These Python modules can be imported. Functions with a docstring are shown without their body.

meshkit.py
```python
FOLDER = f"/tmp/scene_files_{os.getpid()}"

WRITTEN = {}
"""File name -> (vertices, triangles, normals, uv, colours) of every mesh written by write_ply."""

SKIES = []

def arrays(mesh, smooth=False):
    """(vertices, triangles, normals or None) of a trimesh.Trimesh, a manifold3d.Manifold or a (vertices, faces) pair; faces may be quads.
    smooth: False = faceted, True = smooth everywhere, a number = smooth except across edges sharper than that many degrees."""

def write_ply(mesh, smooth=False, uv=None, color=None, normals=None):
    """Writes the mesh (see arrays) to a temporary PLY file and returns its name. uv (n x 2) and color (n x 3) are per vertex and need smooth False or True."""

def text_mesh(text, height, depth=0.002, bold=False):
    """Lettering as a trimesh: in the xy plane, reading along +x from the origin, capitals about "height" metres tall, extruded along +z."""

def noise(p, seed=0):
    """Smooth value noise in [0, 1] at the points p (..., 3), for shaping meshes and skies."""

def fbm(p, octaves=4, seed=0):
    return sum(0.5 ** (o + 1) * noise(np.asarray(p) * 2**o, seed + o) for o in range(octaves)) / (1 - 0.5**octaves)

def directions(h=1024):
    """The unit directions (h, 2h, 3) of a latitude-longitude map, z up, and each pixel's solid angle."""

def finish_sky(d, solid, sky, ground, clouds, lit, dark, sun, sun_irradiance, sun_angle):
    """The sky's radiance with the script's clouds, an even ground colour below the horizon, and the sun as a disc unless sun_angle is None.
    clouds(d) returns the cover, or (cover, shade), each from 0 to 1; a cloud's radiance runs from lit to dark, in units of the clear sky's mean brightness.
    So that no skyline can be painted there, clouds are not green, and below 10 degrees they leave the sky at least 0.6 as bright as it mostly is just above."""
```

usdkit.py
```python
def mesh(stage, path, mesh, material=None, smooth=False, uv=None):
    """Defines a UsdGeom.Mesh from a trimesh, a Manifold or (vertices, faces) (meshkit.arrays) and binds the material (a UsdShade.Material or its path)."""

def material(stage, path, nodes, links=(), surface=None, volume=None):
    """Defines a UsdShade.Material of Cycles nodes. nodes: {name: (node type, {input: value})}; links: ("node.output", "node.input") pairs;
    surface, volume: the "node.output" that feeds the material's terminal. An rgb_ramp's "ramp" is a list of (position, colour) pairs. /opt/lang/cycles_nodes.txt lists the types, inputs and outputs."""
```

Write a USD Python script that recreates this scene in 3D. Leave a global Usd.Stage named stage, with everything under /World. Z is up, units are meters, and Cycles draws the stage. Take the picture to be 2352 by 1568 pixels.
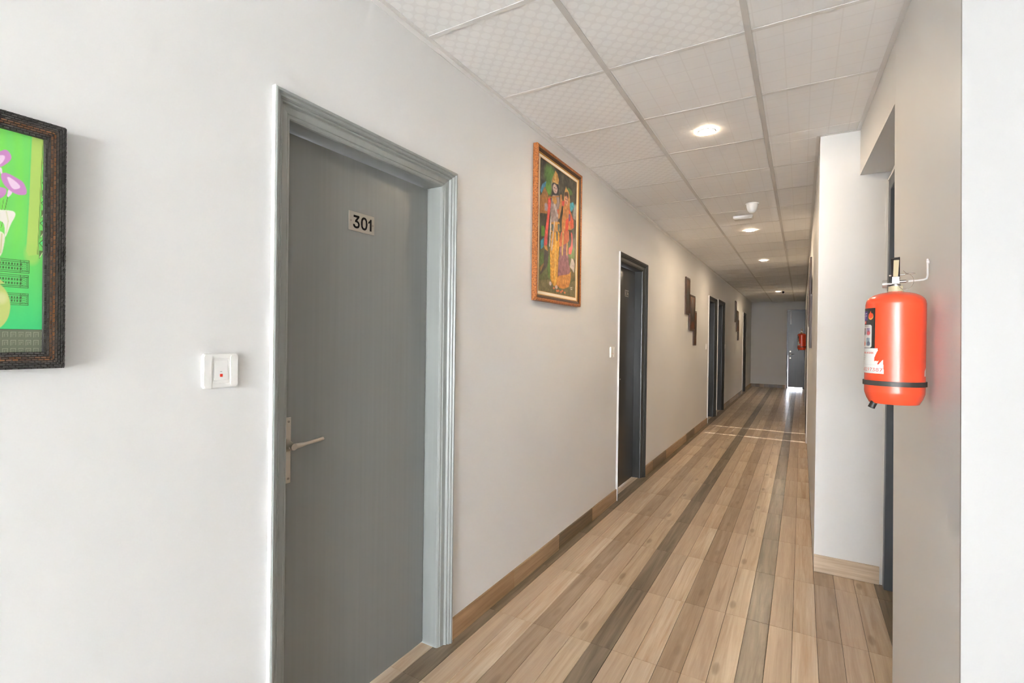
import math, random
import numpy as np, trimesh
import usdkit, meshkit
from shapely.geometry import Polygon
from pxr import Usd, UsdGeom, UsdLux, UsdShade, Sdf, Gf, Vt

stage = Usd.Stage.CreateInMemory()
UsdGeom.SetStageUpAxis(stage, UsdGeom.Tokens.z)
UsdGeom.SetStageMetersPerUnit(stage, 1.0)
UsdGeom.Xform.Define(stage, '/World')
UsdGeom.Scope.Define(stage, '/World/Looks')
random.seed(7)
rng = np.random.default_rng(7)


def lin(r, g, b):
    c = np.array([r, g, b], float) / 255
    return tuple(float(x) for x in np.where(c <= 0.04045, c / 12.92, ((c + 0.055) / 1.055) ** 2.4))


# ------------------------------------------------------------ camera, sky, exposure
FPX = 1137.96                                   # focal length in pixels of the 2352 wide frame
yaw, pitch, roll = 0.5291, -0.0047, 0.0131
EYE = (1.3811, 0.0, 1.3928)
fw = np.array([-math.sin(yaw) * math.cos(pitch), math.cos(yaw) * math.cos(pitch), math.sin(pitch)])
rt = np.array([math.cos(yaw), math.sin(yaw), 0.0])
up = np.cross(rt, fw)
r2 = math.cos(roll) * rt + math.sin(roll) * up
u2 = -math.sin(roll) * rt + math.cos(roll) * up
cam = UsdGeom.Camera.Define(stage, '/World/camera')
cam.CreateHorizontalApertureAttr(36.0)
cam.CreateVerticalApertureAttr(24.0)
cam.CreateFocalLengthAttr(36.0 * FPX / 2352)
cam.CreateClippingRangeAttr(Gf.Vec2f(0.02, 200))
cam.AddTransformOp().Set(Gf.Matrix4d(*r2, 0, *u2, 0, *(-fw), 0, *EYE, 1))
cam.CreateExposureAttr(4.0)

sky = UsdLux.DomeLight.Define(stage, '/World/sky')
sky.CreateIntensityAttr(1.04)
sky.CreateColorAttr(Gf.Vec3f(0.90, 0.97, 1.10))
sun = UsdLux.DistantLight.Define(stage, '/World/sun')   # from the right, through the side opening of the lobby onto its floor
sun.CreateIntensityAttr(2.75)
sun.CreateAngleAttr(0.6)
sun.CreateNormalizeAttr(True)
sun.CreateColorAttr(Gf.Vec3f(1.0, 0.98, 0.95))
sun.AddRotateXYZOp().Set(Gf.Vec3f(0, 42, 0))
LAMP = 50.0                                     # radiance of the recessed lamps
LAMP_COLOUR = (1.0, 0.78, 0.55)


# ------------------------------------------------------------ materials
def mat(name, nodes, links=(), surface='p.BSDF'):
    return usdkit.material(stage, '/World/Looks/' + name, nodes, links, surface=surface)


def plain(name, rgb, rough=0.5, metallic=0.0, **kw):
    return mat(name, {'p': ('principled_bsdf', dict(base_color=rgb, roughness=rough, metallic=metallic, **kw))})


M = {}
M['wall'] = mat('wall_paint', {
    'g': ('geometry', {}), 'n': ('noise_texture', dict(scale=1.3, detail=3.0)), 'n2': ('noise_texture', dict(scale=90.0, detail=2.0)),
    'r': ('rgb_ramp', dict(ramp=[(0.3, (.70, .694, .676)), (0.7, (.725, .72, .705))])),
    'b': ('bump', dict(strength=0.08, distance=0.003)), 'p': ('principled_bsdf', dict(roughness=0.55, specular_ior_level=0.35))},
    [('g.position', 'n.vector'), ('g.position', 'n2.vector'), ('n.fac', 'r.fac'), ('r.color', 'p.base_color'), ('n2.fac', 'b.height'), ('b.normal', 'p.normal')])
M['white'] = plain('white_plastic', (.80, .79, .76), .35)
M['tee_grey'] = plain('grey_tee_metal', (.64, .62, .59), .45)
M['white_metal'] = plain('white_enamel', (.76, .745, .72), .4)
M['lobby_dimmed_white'] = plain('lobby_wall_dimmed_white', (.45, .448, .44), .55, specular_ior_level=.3)  # white wall, colour darkened to offset the strong light falling on it
M['slab'] = plain('concrete', (.55, .53, .50), .8)
M['bounce_floor'] = plain('pale_bounce_floor', (.74, .73, .70), .4)
M['ground'] = plain('paved_ground', (.5, .48, .45), .9)
M['subfloor'] = plain('grout', (.17, .125, .085), .8)
M['plaster'] = plain('raw_plaster', (.74, .73, .70), .9)


def tile_mat(name, dots):
    n = {'g': ('geometry', {}), 'p': ('principled_bsdf', dict(roughness=0.6, specular_ior_level=0.3))}
    l = [('g.position', 'm.vector')]
    if dots:
        n['m'] = ('mapping', dict(rotation=(0, 0, math.pi / 4), scale=(1, 1, 0)))
        n['v'] = ('voronoi_texture', dict(dimensions='2D', feature='f1', scale=1 / .046, randomness=0.0))
        n['r'] = ('rgb_ramp', dict(ramp=[(0, (.91, .91, .90)), (.40, (.91, .91, .90)), (.48, (.86, .855, .845)), (1, (.86, .855, .845))]))
        l += [('m.vector', 'v.vector'), ('v.distance', 'r.fac'), ('r.color', 'p.base_color')]
    else:
        n['m'] = ('mapping', dict(scale=(1, 1, 0)))
        n['v'] = ('brick_texture', dict(offset=0.0, scale=1.0, brick_width=.1, row_height=.1, mortar_size=.004, mortar_smooth=.6,
                                        color1=(.89, .885, .875), color2=(.88, .875, .865), mortar=(.845, .835, .82)))
        l += [('m.vector', 'v.vector'), ('v.color', 'p.base_color')]
    return mat(name, n, l)


M['tile_dots'] = tile_mat('ceiling_tile_dots', True)
M['tile_grid'] = tile_mat('ceiling_tile_grid', False)

X0, YF, PW, PL = 0.5614, 3.3565, 0.1, 0.6          # plank grid: left edge of a dark column, a joint, width, length
WOOD = [  # six printed plank tones, left to right: stops, knot (across, along, darkening)
    ('wood_dark', (110, 97, 79), (142, 128, 109), None),
    ('wood_tan', (184, 161, 136), (201, 180, 155), None),
    ('wood_streaked', (196, 168, 138), (220, 203, 180), None),
    ('wood_brown', (160, 137, 112), (184, 162, 137), (.57, .155, .22)),
    ('wood_sand', (184, 160, 135), (204, 183, 158), None),
    ('wood_pale', (184, 160, 132), (209, 190, 164), (.23, .11, .38)),
]
for i, (nm, a, b, knot) in enumerate(WOOD):
    n = {'g': ('geometry', {}), 'o': ('object_info', {}),
         'c': ('combine_xyz', dict(x=0.0, y=0.0)), 'k': ('math', dict(math_type='multiply', value2=37.0)),
         'add': ('mix', dict(mix_type='add', fac=1.0)),
         'm': ('mapping', dict(scale=(30, 1.5, 1))), 'm2': ('mapping', dict(scale=(150, 6, 1))),
         'n': ('noise_texture', dict(scale=1.0, detail=4.0, roughness=.6, distortion=.6)), 'n2': ('noise_texture', dict(scale=1.0, detail=2.0)),
         'r': ('rgb_ramp', dict(ramp=[(.33, lin(*a)), (.66, lin(*b))])),
         'r2': ('rgb_ramp', dict(ramp=[(.3, (.93, .92, .91)), (.7, (1, 1, 1))])),
         'mul': ('mix', dict(mix_type='multiply', fac=1.0)),
         'hv': ('map_range', dict(from_min=0.0, from_max=1.0, to_min=.92, to_max=1.03)),
         'h': ('hsv', {}), 'b': ('bump', dict(strength=.05, distance=.001)),
         'p': ('principled_bsdf', dict(roughness=.27, specular_ior_level=.42))}
    l = [('o.random', 'k.value1'), ('k.value', 'c.z'), ('g.position', 'add.color1'), ('c.vector', 'add.color2'),
         ('add.color', 'm.vector'), ('add.color', 'm2.vector'), ('m.vector', 'n.vector'), ('m2.vector', 'n2.vector'),
         ('n.fac', 'r.fac'), ('n2.fac', 'r2.fac'), ('r.color', 'mul.color1'), ('r2.color', 'mul.color2'),
         ('o.random', 'hv.value'), ('hv.result', 'h.value'), ('mul.color', 'h.color'), ('n2.fac', 'b.height'), ('b.normal', 'p.normal')]
    n.update({'sp': ('separate_xyz', {}), 'ty': ('math', dict(math_type='subtract', value2=YF + .1 * (i % 3))), 'tw': ('math', dict(math_type='wrap', value2=.6, value3=0.0)),
              'tr': ('rgb_ramp', dict(ramp=[(0, (.88, .855, .82)), (.3, (.98, .97, .955)), (.7, (1, 1, 1)), (1, (1.0, 1.0, 1.0))])), 'td': ('math', dict(math_type='divide', value2=.6)),
              'tm': ('mix', dict(mix_type='multiply', fac=(.8, .35, 1.0, .7, .35, .6)[i]))})
    n['ty'] = ('math', dict(math_type='subtract', value2=YF))
    l = [x for x in l if x != ('mul.color', 'h.color')] + [('g.position', 'sp.vector'), ('sp.y', 'ty.value1'), ('ty.value', 'tw.value1'), ('tw.value', 'td.value1'), ('td.value', 'tr.fac'), ('mul.color', 'tm.color1'), ('tr.color', 'tm.color2'), ('tm.color', 'h.color')]
    if knot:
        kx, ky, dark = knot
        n.update({'s': ('separate_xyz', {}), 'fx': ('math', dict(math_type='subtract', value2=X0 + PW * i + PW * kx)),
                  'wx': ('math', dict(math_type='wrap', value2=.3, value3=-.3)), 'dx': ('math', dict(math_type='divide', value2=.019)),
                  'fy': ('math', dict(math_type='subtract', value2=YF + ky)), 'wy': ('math', dict(math_type='wrap', value2=.3, value3=-.3)),
                  'dy': ('math', dict(math_type='divide', value2=.06)), 'x2': ('math', dict(math_type='multiply')), 'y2': ('math', dict(math_type='multiply')),
                  'd': ('math', dict(math_type='add')), 'mr': ('map_range', dict(range_type='smoothstep', from_min=.05, from_max=1.0, to_min=dark, to_max=0.0)),
                  'km': ('mix', dict(mix_type='mix', color2=lin(92, 76, 58)))})
        l += [('g.position', 's.vector'), ('s.x', 'fx.value1'), ('fx.value', 'wx.value1'), ('wx.value', 'dx.value1'), ('s.y', 'fy.value1'), ('fy.value', 'wy.value1'),
              ('wy.value', 'dy.value1'), ('dx.value', 'x2.value1'), ('dx.value', 'x2.value2'), ('dy.value', 'y2.value1'), ('dy.value', 'y2.value2'),
              ('x2.value', 'd.value1'), ('y2.value', 'd.value2'), ('d.value', 'mr.value'), ('mr.result', 'km.fac'), ('h.color', 'km.color1'), ('km.color', 'p.base_color')]
    else:
        l += [('h.color', 'p.base_color')]
    M['wood%d' % i] = mat(nm, n, l)
M['skirt_pale'] = mat('skirting_pale', {
    'g': ('geometry', {}), 'm': ('mapping', dict(scale=(4, 4, 60))), 'n': ('noise_texture', dict(scale=1.0, detail=3.0)),
    'r': ('rgb_ramp', dict(ramp=[(.3, lin(186, 164, 138)), (.7, lin(214, 196, 172))])), 'p': ('principled_bsdf', dict(roughness=.35))},
    [('g.position', 'm.vector'), ('m.vector', 'n.vector'), ('n.fac', 'r.fac'), ('r.color', 'p.base_color')])
SK = [('skirt_a', (144, 112, 78), (174, 142, 106)), ('skirt_b', (150, 120, 86), (180, 150, 116)), ('skirt_c', (92, 75, 53), (124, 102, 75)), ('skirt_d', (124, 97, 67), (158, 128, 94)), ('skirt_e', (78, 64, 46), (108, 90, 66))]
for nm, a, b in SK:
    M[nm] = mat(nm, {
        'g': ('geometry', {}), 'm': ('mapping', dict(scale=(2, 2.5, 60))), 'n': ('noise_texture', dict(scale=1.0, detail=4.0, distortion=.5)),
        'r': ('rgb_ramp', dict(ramp=[(.3, lin(*a)), (.7, lin(*b))])), 'p': ('principled_bsdf', dict(roughness=.35))},
        [('g.position', 'm.vector'), ('m.vector', 'n.vector'), ('n.fac', 'r.fac'), ('r.color', 'p.base_color')])


def enamel(name, a, b, rough, streak=(60, 60, 1.2), **kw):
    return mat(name, {
        'g': ('geometry', {}), 'm': ('mapping', dict(scale=streak)), 'n': ('noise_texture', dict(scale=1.0, detail=3.0)), 'n2': ('noise_texture', dict(scale=25.0, detail=3.0)),
        'r': ('rgb_ramp', dict(ramp=[(.25, a), (.75, b)])), 'b': ('bump', dict(strength=.10, distance=.002)),
        'p': ('principled_bsdf', dict(roughness=rough, specular_ior_level=.5, **kw))},
        [('g.position', 'm.vector'), ('m.vector', 'n.vector'), ('n.fac', 'r.fac'), ('r.color', 'p.base_color'), ('g.position', 'n2.vector'), ('n2.fac', 'b.height'), ('b.normal', 'p.normal')])


M['door_grey'] = enamel('door_grey_paint', (.215, .222, .210), (.232, .240, .228), .38)
M['frame_grey'] = enamel('frame_grey_paint', (.27, .285, .27), (.295, .31, .295), .35)
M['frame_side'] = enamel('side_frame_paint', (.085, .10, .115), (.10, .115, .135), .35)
M['door_dark'] = enamel('door_charcoal_enamel', (.016, .015, .014), (.024, .022, .020), .26)
M['frame_dark'] = enamel('frame_charcoal_enamel', (.026, .028, .027), (.038, .040, .038), .30)
M['steel'] = plain('brushed_steel', (.62, .57, .50), .32, 1.0)
M['chrome'] = plain('chrome', (.36, .345, .32), .38, .85)
M['plate_metal'] = plain('plate_metal', (.36, .33, .285), .45, .4)
M['ink'] = plain('black_ink', (.006, .005, .005), .6, specular_ior_level=.15)
M['black'] = plain('black_plastic', (.022, .021, .020), .4)
M['dark_gap'] = plain('dark_gap', (.03, .028, .025), .8)
M['red'] = plain('red_enamel', (.88, .085, .028), .30, coat_weight=.3, coat_roughness=.12)
M['red_dot'] = plain('red_indicator', (.75, .045, .02), .4)
M['cream'] = plain('cream_plastic', (.58, .52, .33), .45)
M['rubber'] = plain('rubber_strap', (.05, .047, .042), .45)
M['screw'] = plain('screw_metal', (.30, .27, .24), .35, .8)
M['wire'] = plain('steel_wire', (.42, .38, .33), .35, .8)
M['copper'] = plain('copper_pin', (.62, .36, .24), .35, .7)
M['key_tag'] = plain('orange_tag', lin(176, 104, 48), .5)
M['gold'] = plain('gilt_moulding', lin(206, 160, 92), .32, .6)
M['mount'] = plain('cream_mount_board', lin(236, 224, 202), .7)
M['frame_brown'] = mat('carved_brown_moulding', {
    'g': ('geometry', {}), 'n': ('voronoi_texture', dict(scale=110.0)), 'r': ('rgb_ramp', dict(ramp=[(.1, lin(112, 66, 30)), (.5, lin(168, 100, 50)), (.9, lin(188, 118, 62))])),
    'b': ('bump', dict(strength=.4, distance=.003)), 'p': ('principled_bsdf', dict(roughness=.35))},
    [('g.position', 'n.vector'), ('n.distance', 'r.fac'), ('r.color', 'p.base_color'), ('n.distance', 'b.height'), ('b.normal', 'p.normal')])
M['frame_walnut'] = plain('walnut_moulding', lin(72, 46, 27), .35)
M['vcol'] = mat('printed_paper', {'a': ('attribute', dict(attribute='displayColor')), 'p': ('principled_bsdf', dict(roughness=.4, specular_ior_level=.4))}, [('a.color', 'p.base_color')])
M['vcol_gloss'] = mat('glossy_print', {'a': ('attribute', dict(attribute='displayColor')), 'p': ('principled_bsdf', dict(roughness=.25, specular_ior_level=.4))}, [('a.color', 'p.base_color')])
M['lamp'] = mat('lamp_lens', {'e': ('emission', dict(color=LAMP_COLOUR, strength=LAMP))}, surface='e.emission')

# ------------------------------------------------------------ helpers
USED = {}


def numbered(parent, name):
    k = USED.get((parent, name), 0)
    USED[(parent, name)] = k + 1
    return name if k == 0 else '%s_%03d' % (name, k)


def path_of(p):
    return '/World' if p is None else str(p.GetPath()) if hasattr(p, 'GetPath') else str(p)


def tag(prim, label=None, category=None, group=None, kind=None):
    for k, v in (('label', label), ('category', category), ('group', group), ('kind', kind)):
        if v:
            prim.SetCustomDataByKey(k, v)
    return prim


def obj(name, mesh, material, parent=None, smooth=False, colors=None):
    pp = path_of(parent)
    m = usdkit.mesh(stage, pp + '/' + numbered(pp, name), mesh, M[material], smooth)
    if colors is not None:
        pv = UsdGeom.PrimvarsAPI(m).CreatePrimvar('displayColor', Sdf.ValueTypeNames.Color3fArray, 'vertex')
        pv.Set(Vt.Vec3fArray.FromNumpy(np.asarray(colors, np.float32)))
    return m.GetPrim()


def thing(name, label, category, loc=(0, 0, 0), rz=0.0, group=None, kind=None):
    x = UsdGeom.Xform.Define(stage, '/World/' + numbered('/World', name))
    x.AddTranslateOp().Set(Gf.Vec3d(*map(float, loc)))
    x.AddRotateZOp().Set(float(rz))
    return tag(x.GetPrim(), label, category, group, kind)


def dup(src, label, loc, rz=0.0):
    d = src.GetCustomData()
    base = str(src.GetName())
    base = base[:-4] if base[-4:-3] == '_' and base[-3:].isdigit() else base
    r = thing(base, label, d['category'], loc, rz, d.get('group'))
    r.GetReferences().AddInternalReference(src.GetPath())
    r.SetInstanceable(True)
    return r


def box(x0, x1, y0, y1, z0, z1):
    m = trimesh.creation.box([x1 - x0, y1 - y0, z1 - z0])
    m.apply_translation([(x0 + x1) / 2, (y0 + y1) / 2, (z0 + z1) / 2])
    return m


def cat(*ms):
    return trimesh.util.concatenate(list(ms))


def hexa(p):
    """A box-like solid from 8 corners: bottom four (counter-clockwise from above), then the top four."""
    f = [(0, 3, 2, 1), (4, 5, 6, 7), (0, 1, 5, 4), (1, 2, 6, 5), (2, 3, 7, 6), (3, 0, 4, 7)]
    return trimesh.Trimesh(np.array(p, float), [t for q in f for t in ((q[0], q[1], q[2]), (q[0], q[2], q[3]))], process=False)


def cbox(x0, x1, y0, y1, z0, z1, c, face='+x'):
    """Box with a chamfer c around one face."""
    ax = 'xyz'.index(face[1])
    lo, hi = np.array([x0, y0, z0], float), np.array([x1, y1, z1], float)
    a, b = [i for i in range(3) if i != ax]
    s = 1 if face[0] == '+' else -1
    top = hi[ax] if s > 0 else lo[ax]
    bot = lo[ax] if s > 0 else hi[ax]
    rings = []
    for lev, ins in ((bot, 0), (top - s * c, 0), (top, c)):
        ring = []
        for (u, v) in ((0, 0), (1, 0), (1, 1), (0, 1)):
            p = np.zeros(3)
            p[ax] = lev
            p[a] = (lo[a] + ins) if u == 0 else (hi[a] - ins)
            p[b] = (lo[b] + ins) if v == 0 else (hi[b] - ins)
            ring.append(p)
        rings.append(ring)
    V = np.array([p for r in rings for p in r])
    F = [(0, 3, 2), (0, 2, 1), (8, 9, 10), (8, 10, 11)]
    for k in (0, 4):
        for i in range(4):
            j = (i + 1) % 4
            F += [(k + i, k + j, k + 4 + j), (k + i, k + 4 + j, k + 4 + i)]
    m = trimesh.Trimesh(V, F, process=False)
    m.fix_normals()
    return m


def lathe(profile, n=48):
    """profile: (r, z) pairs; closed if it starts and ends on the axis."""
    m = trimesh.creation.revolve(np.array(profile, float), sections=n)
    m.fix_normals()
    return m


def cyl(r, a, b, n=24):
    m = trimesh.creation.cylinder(radius=r, segment=np.array([a, b], float), sections=n)
    return m


def tube(pts, r, n=10, closed=False):
    """A round wire along pts, the radius may vary."""
    pts = np.array(pts, float)
    N = len(pts)
    rr = np.full(N, r) if np.ndim(r) == 0 else np.array(r)
    V = []
    nrm = None
    for i in range(N):
        a, b = (pts[i - 1], pts[(i + 1) % N]) if closed else (pts[max(i - 1, 0)], pts[min(i + 1, N - 1)])
        t = (b - a) / np.linalg.norm(b - a)
        if nrm is None:
            nrm = np.cross(t, [0, 0, 1.0] if abs(t[2]) < .9 else [1.0, 0, 0])
        nrm = nrm - t * (nrm @ t)
        nrm /= np.linalg.norm(nrm)
        bn = np.cross(t, nrm)
        for k in range(n):
            q = 2 * math.pi * k / n
            V.append(pts[i] + rr[i] * (math.cos(q) * nrm + math.sin(q) * bn))
    F = []
    for i in range(N if closed else N - 1):
        j = (i + 1) % N
        for k in range(n):
            l = (k + 1) % n
            F += [(i * n + k, i * n + l, j * n + l), (i * n + k, j * n + l, j * n + k)]
    if not closed:
        V += [pts[0], pts[-1]]
        for k in range(n):
            l = (k + 1) % n
            F += [(N * n, l, k), (N * n + 1, (N - 1) * n + k, (N - 1) * n + l)]
    m = trimesh.Trimesh(V, F, process=False)
    m.fix_normals()
    return m


def rrect(y0, y1, z0, z1, r, n=5):
    from shapely.geometry import box as sbox
    return sbox(y0 + r, z0 + r, y1 - r, z1 - r).buffer(r, quad_segs=n)


def slab_x(poly, x0, x1):
    """A shapely polygon in (y, z) extruded from x0 to x1."""
    m = trimesh.creation.extrude_polygon(poly, x1 - x0, engine='earcut')
    v = m.vertices
    m.vertices = np.column_stack([v[:, 2] + x0, v[:, 0], v[:, 1]])
    m.fix_normals()
    return m


def frame_sweep(y0, y1, z0, z1, profile, closed=True):
    """A mitred moulding around a rectangle in the (y, z) plane; profile: (inset from the outer edge, x). closed False leaves the bottom open (door frame)."""
    P = np.array(profile, float)
    n = len(P)
    u, x = P[:, 0], P[:, 1]
    o = np.ones(n)
    if closed:
        rings = [(y0 + u, z0 + u), (y0 + u, z1 - u), (y1 - u, z1 - u), (y1 - u, z0 + u)]
    else:
        rings = [(y0 + u, z0 * o), (y0 + u, z1 - u), (y1 - u, z1 - u), (y1 - u, z0 * o)]
    V = np.concatenate([np.column_stack([x, a, b]) for a, b in rings])
    F = []
    for s in range(4 if closed else 3):
        t = (s + 1) % 4
        for k in range(n):
            l = (k + 1) % n
            F += [(s * n + k, s * n + l, t * n + l), (s * n + k, t * n + l, t * n + k)]
    m = trimesh.Trimesh(V, F, process=False)
    m.fix_normals()
    return m


def rails(y0, y1, z0, z1, profile):
    """The four mitred rails of a picture frame as separate meshes."""
    P = np.array(profile, float)
    n = len(P)
    u, x = P[:, 0], P[:, 1]
    rings = [(y0 + u, z0 + u), (y0 + u, z1 - u), (y1 - u, z1 - u), (y1 - u, z0 + u)]
    R = [np.column_stack([x, a, b]) for a, b in rings]
    out = []
    for s in range(4):
        V = np.concatenate([R[s], R[(s + 1) % 4]])
        F = []
        for k in range(n):
            l = (k + 1) % n
            F += [(k, l, n + l), (k, n + l, n + k)]
        for k in range(1, n - 1):
            F += [(0, k + 1, k), (n, n + k, n + k + 1)]
        m = trimesh.Trimesh(V, F, process=False)
        m.fix_normals()
        out.append(m)
    return out


def one(height, depth):
    """A plain figure one without a foot."""
    h = height
    m = trimesh.creation.extrude_polygon(Polygon([(.20 * h, 0), (.40 * h, 0), (.40 * h, h), (.25 * h, h), (.19 * h, .88 * h), (.02 * h, .76 * h), (.02 * h, .60 * h), (.20 * h, .70 * h)]), depth, engine='earcut')
    return m


def text_on_x(text, height, y, z, x, depth=.0012, bold=True, stretch=1.0):
    """Lettering on a plane facing +x, reading along +y, centred on (y, z)."""
    if text.endswith('1'):
        m = meshkit.text_mesh(text[:-1], height, depth, bold)
        o = one(height, depth)
        o.apply_translation([m.bounds[1][0] + .10 * height, 0, 0])
        m = cat(m, o)
    else:
        m = meshkit.text_mesh(text, height, depth, bold)
    v = m.vertices
    lo, hi = v.min(0), v.max(0)
    m.vertices = np.column_stack([v[:, 2] + x, (v[:, 0] - (lo[0] + hi[0]) / 2) * stretch + y, v[:, 1] - (lo[1] + hi[1]) / 2 + z])
    return m


class Print:
    """Flat printing: a grid of coloured vertices in picture coordinates (s, t)."""

    def __init__(self, s0, s1, t0, t1, step_s, step_t):
        self.s, self.t = np.linspace(s0, s1, max(2, int((s1 - s0) / step_s) + 1)), np.linspace(t0, t1, max(2, int((t1 - t0) / step_t) + 1))
        self.S, self.T = np.meshgrid(self.s, self.t, indexing='ij')
        self.c = np.zeros(self.S.shape + (3,))

    def put(self, mask, rgb, a=1.0):
        mask = (np.clip(mask, 0, 1) * a)[..., None]
        self.c = self.c * (1 - mask) + np.array(rgb, float) * mask

    def inside(self, pts, ds=0.0, dt=0.0):
        w = np.zeros(self.S.shape, bool)
        p = list(pts)
        T = self.T + dt
        for (a, b), (c, d) in zip(p, p[1:] + p[:1]):
            if b == d:
                continue
            cross = ((b > T) != (d > T)) & (self.S + ds < (c - a) * (T - b) / (d - b) + a)
            w ^= cross
        return w

    def poly(self, pts, rgb, a=1.0, smooth=0, k=.25):
        for _ in range(smooth):                 # corner cutting
            pts = [q for p0, p1 in zip(pts, pts[1:] + pts[:1]) for q in (((1 - k) * p0[0] + k * p1[0], (1 - k) * p0[1] + k * p1[1]), (k * p0[0] + (1 - k) * p1[0], k * p0[1] + (1 - k) * p1[1]))]
        hs, ht = (self.s[1] - self.s[0]) * .45, (self.t[1] - self.t[0]) * .45
        self.put(sum(self.inside(pts, hs * i, ht * j).astype(float) for i in (-1, 0, 1) for j in (-1, 0, 1)) / 9, rgb, a)

    def ell(self, e, rgb, a=1.0, soft=.15):
        d = ((self.S - e[0]) / e[2]) ** 2 + ((self.T - e[1]) / e[3]) ** 2
        self.put((1 + soft - d) / (2 * soft), rgb, a)

    def line(self, pts, w, rgb, a=1.0):
        for (x0, y0), (x1, y1) in zip(pts, pts[1:]):
            dx, dy = x1 - x0, y1 - y0
            k = np.clip(((self.S - x0) * dx + (self.T - y0) * dy) / (dx * dx + dy * dy + 1e-12), 0, 1)
            d = np.hypot(self.S - x0 - k * dx, self.T - y0 - k * dy)
            self.put((w * .75 - d) / (w * .5), rgb, a)

    def rect(self, s0, s1, t0, t1, rgb, a=1.0):
        self.put(((self.S >= s0) & (self.S <= s1) & (self.T >= t0) & (self.T <= t1)).astype(float), rgb, a)

    def mesh(self, place, flip=False):
        n, m = self.S.shape
        i = np.arange(n * m).reshape(n, m)
        q = np.stack([i[:-1, :-1], i[1:, :-1], i[1:, 1:], i[:-1, 1:]], -1).reshape(-1, 4)
        F = np.concatenate([q[:, [0, 1, 2]], q[:, [0, 2, 3]]])
        if flip:
            F = F[:, ::-1]
        c = self.c.reshape(-1, 3) / 255
        return (place(self.S.ravel(), self.T.ravel()), F), np.where(c <= .04045, c / 12.92, ((c + .055) / 1.055) ** 2.4)


# ------------------------------------------------------------ the setting
H = 2.65
YE = 17.3                       # end wall
XR = 1.4625                     # right wall of the long corridor
YC = 3.555                      # face of the projecting pier
T1, T2 = 0.578, 1.1764          # main tees
YT = 1.618                      # a cross tee
DOORS = [(0.921, 1.824, 2.142), (4.185, 5.072, 2.166), (8.98, 9.90, 2.178), (10.04, 10.97, 2.20), (14.70, 15.46, 2.20)]


def xn(y):                      # near right wall, slightly out of square
    return 1.664 + (YC - y) * 0.036


# floor: planks over a grout bed
floor = thing('floor', 'wood-look floor of narrow planks running down the corridor', 'floor', kind='structure')
obj('grout_bed', cat(box(-.21, 3.6, -13.2, 1.7, -.06, -.004), box(-.21, 2.4, 1.7, YE + .2, -.06, -.004)), 'subfloor', floor)


def plank(j, k):
    x0, y0 = X0 + PW * j, YF + PL * k
    g = .0009 if j % 6 else .0006
    return cbox(x0 + g, x0 + PW - (.0009 if (j + 1) % 6 else .0006), y0 + .0005, y0 + PL - .0005, -.004, 0, .0007, '+z')


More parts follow.
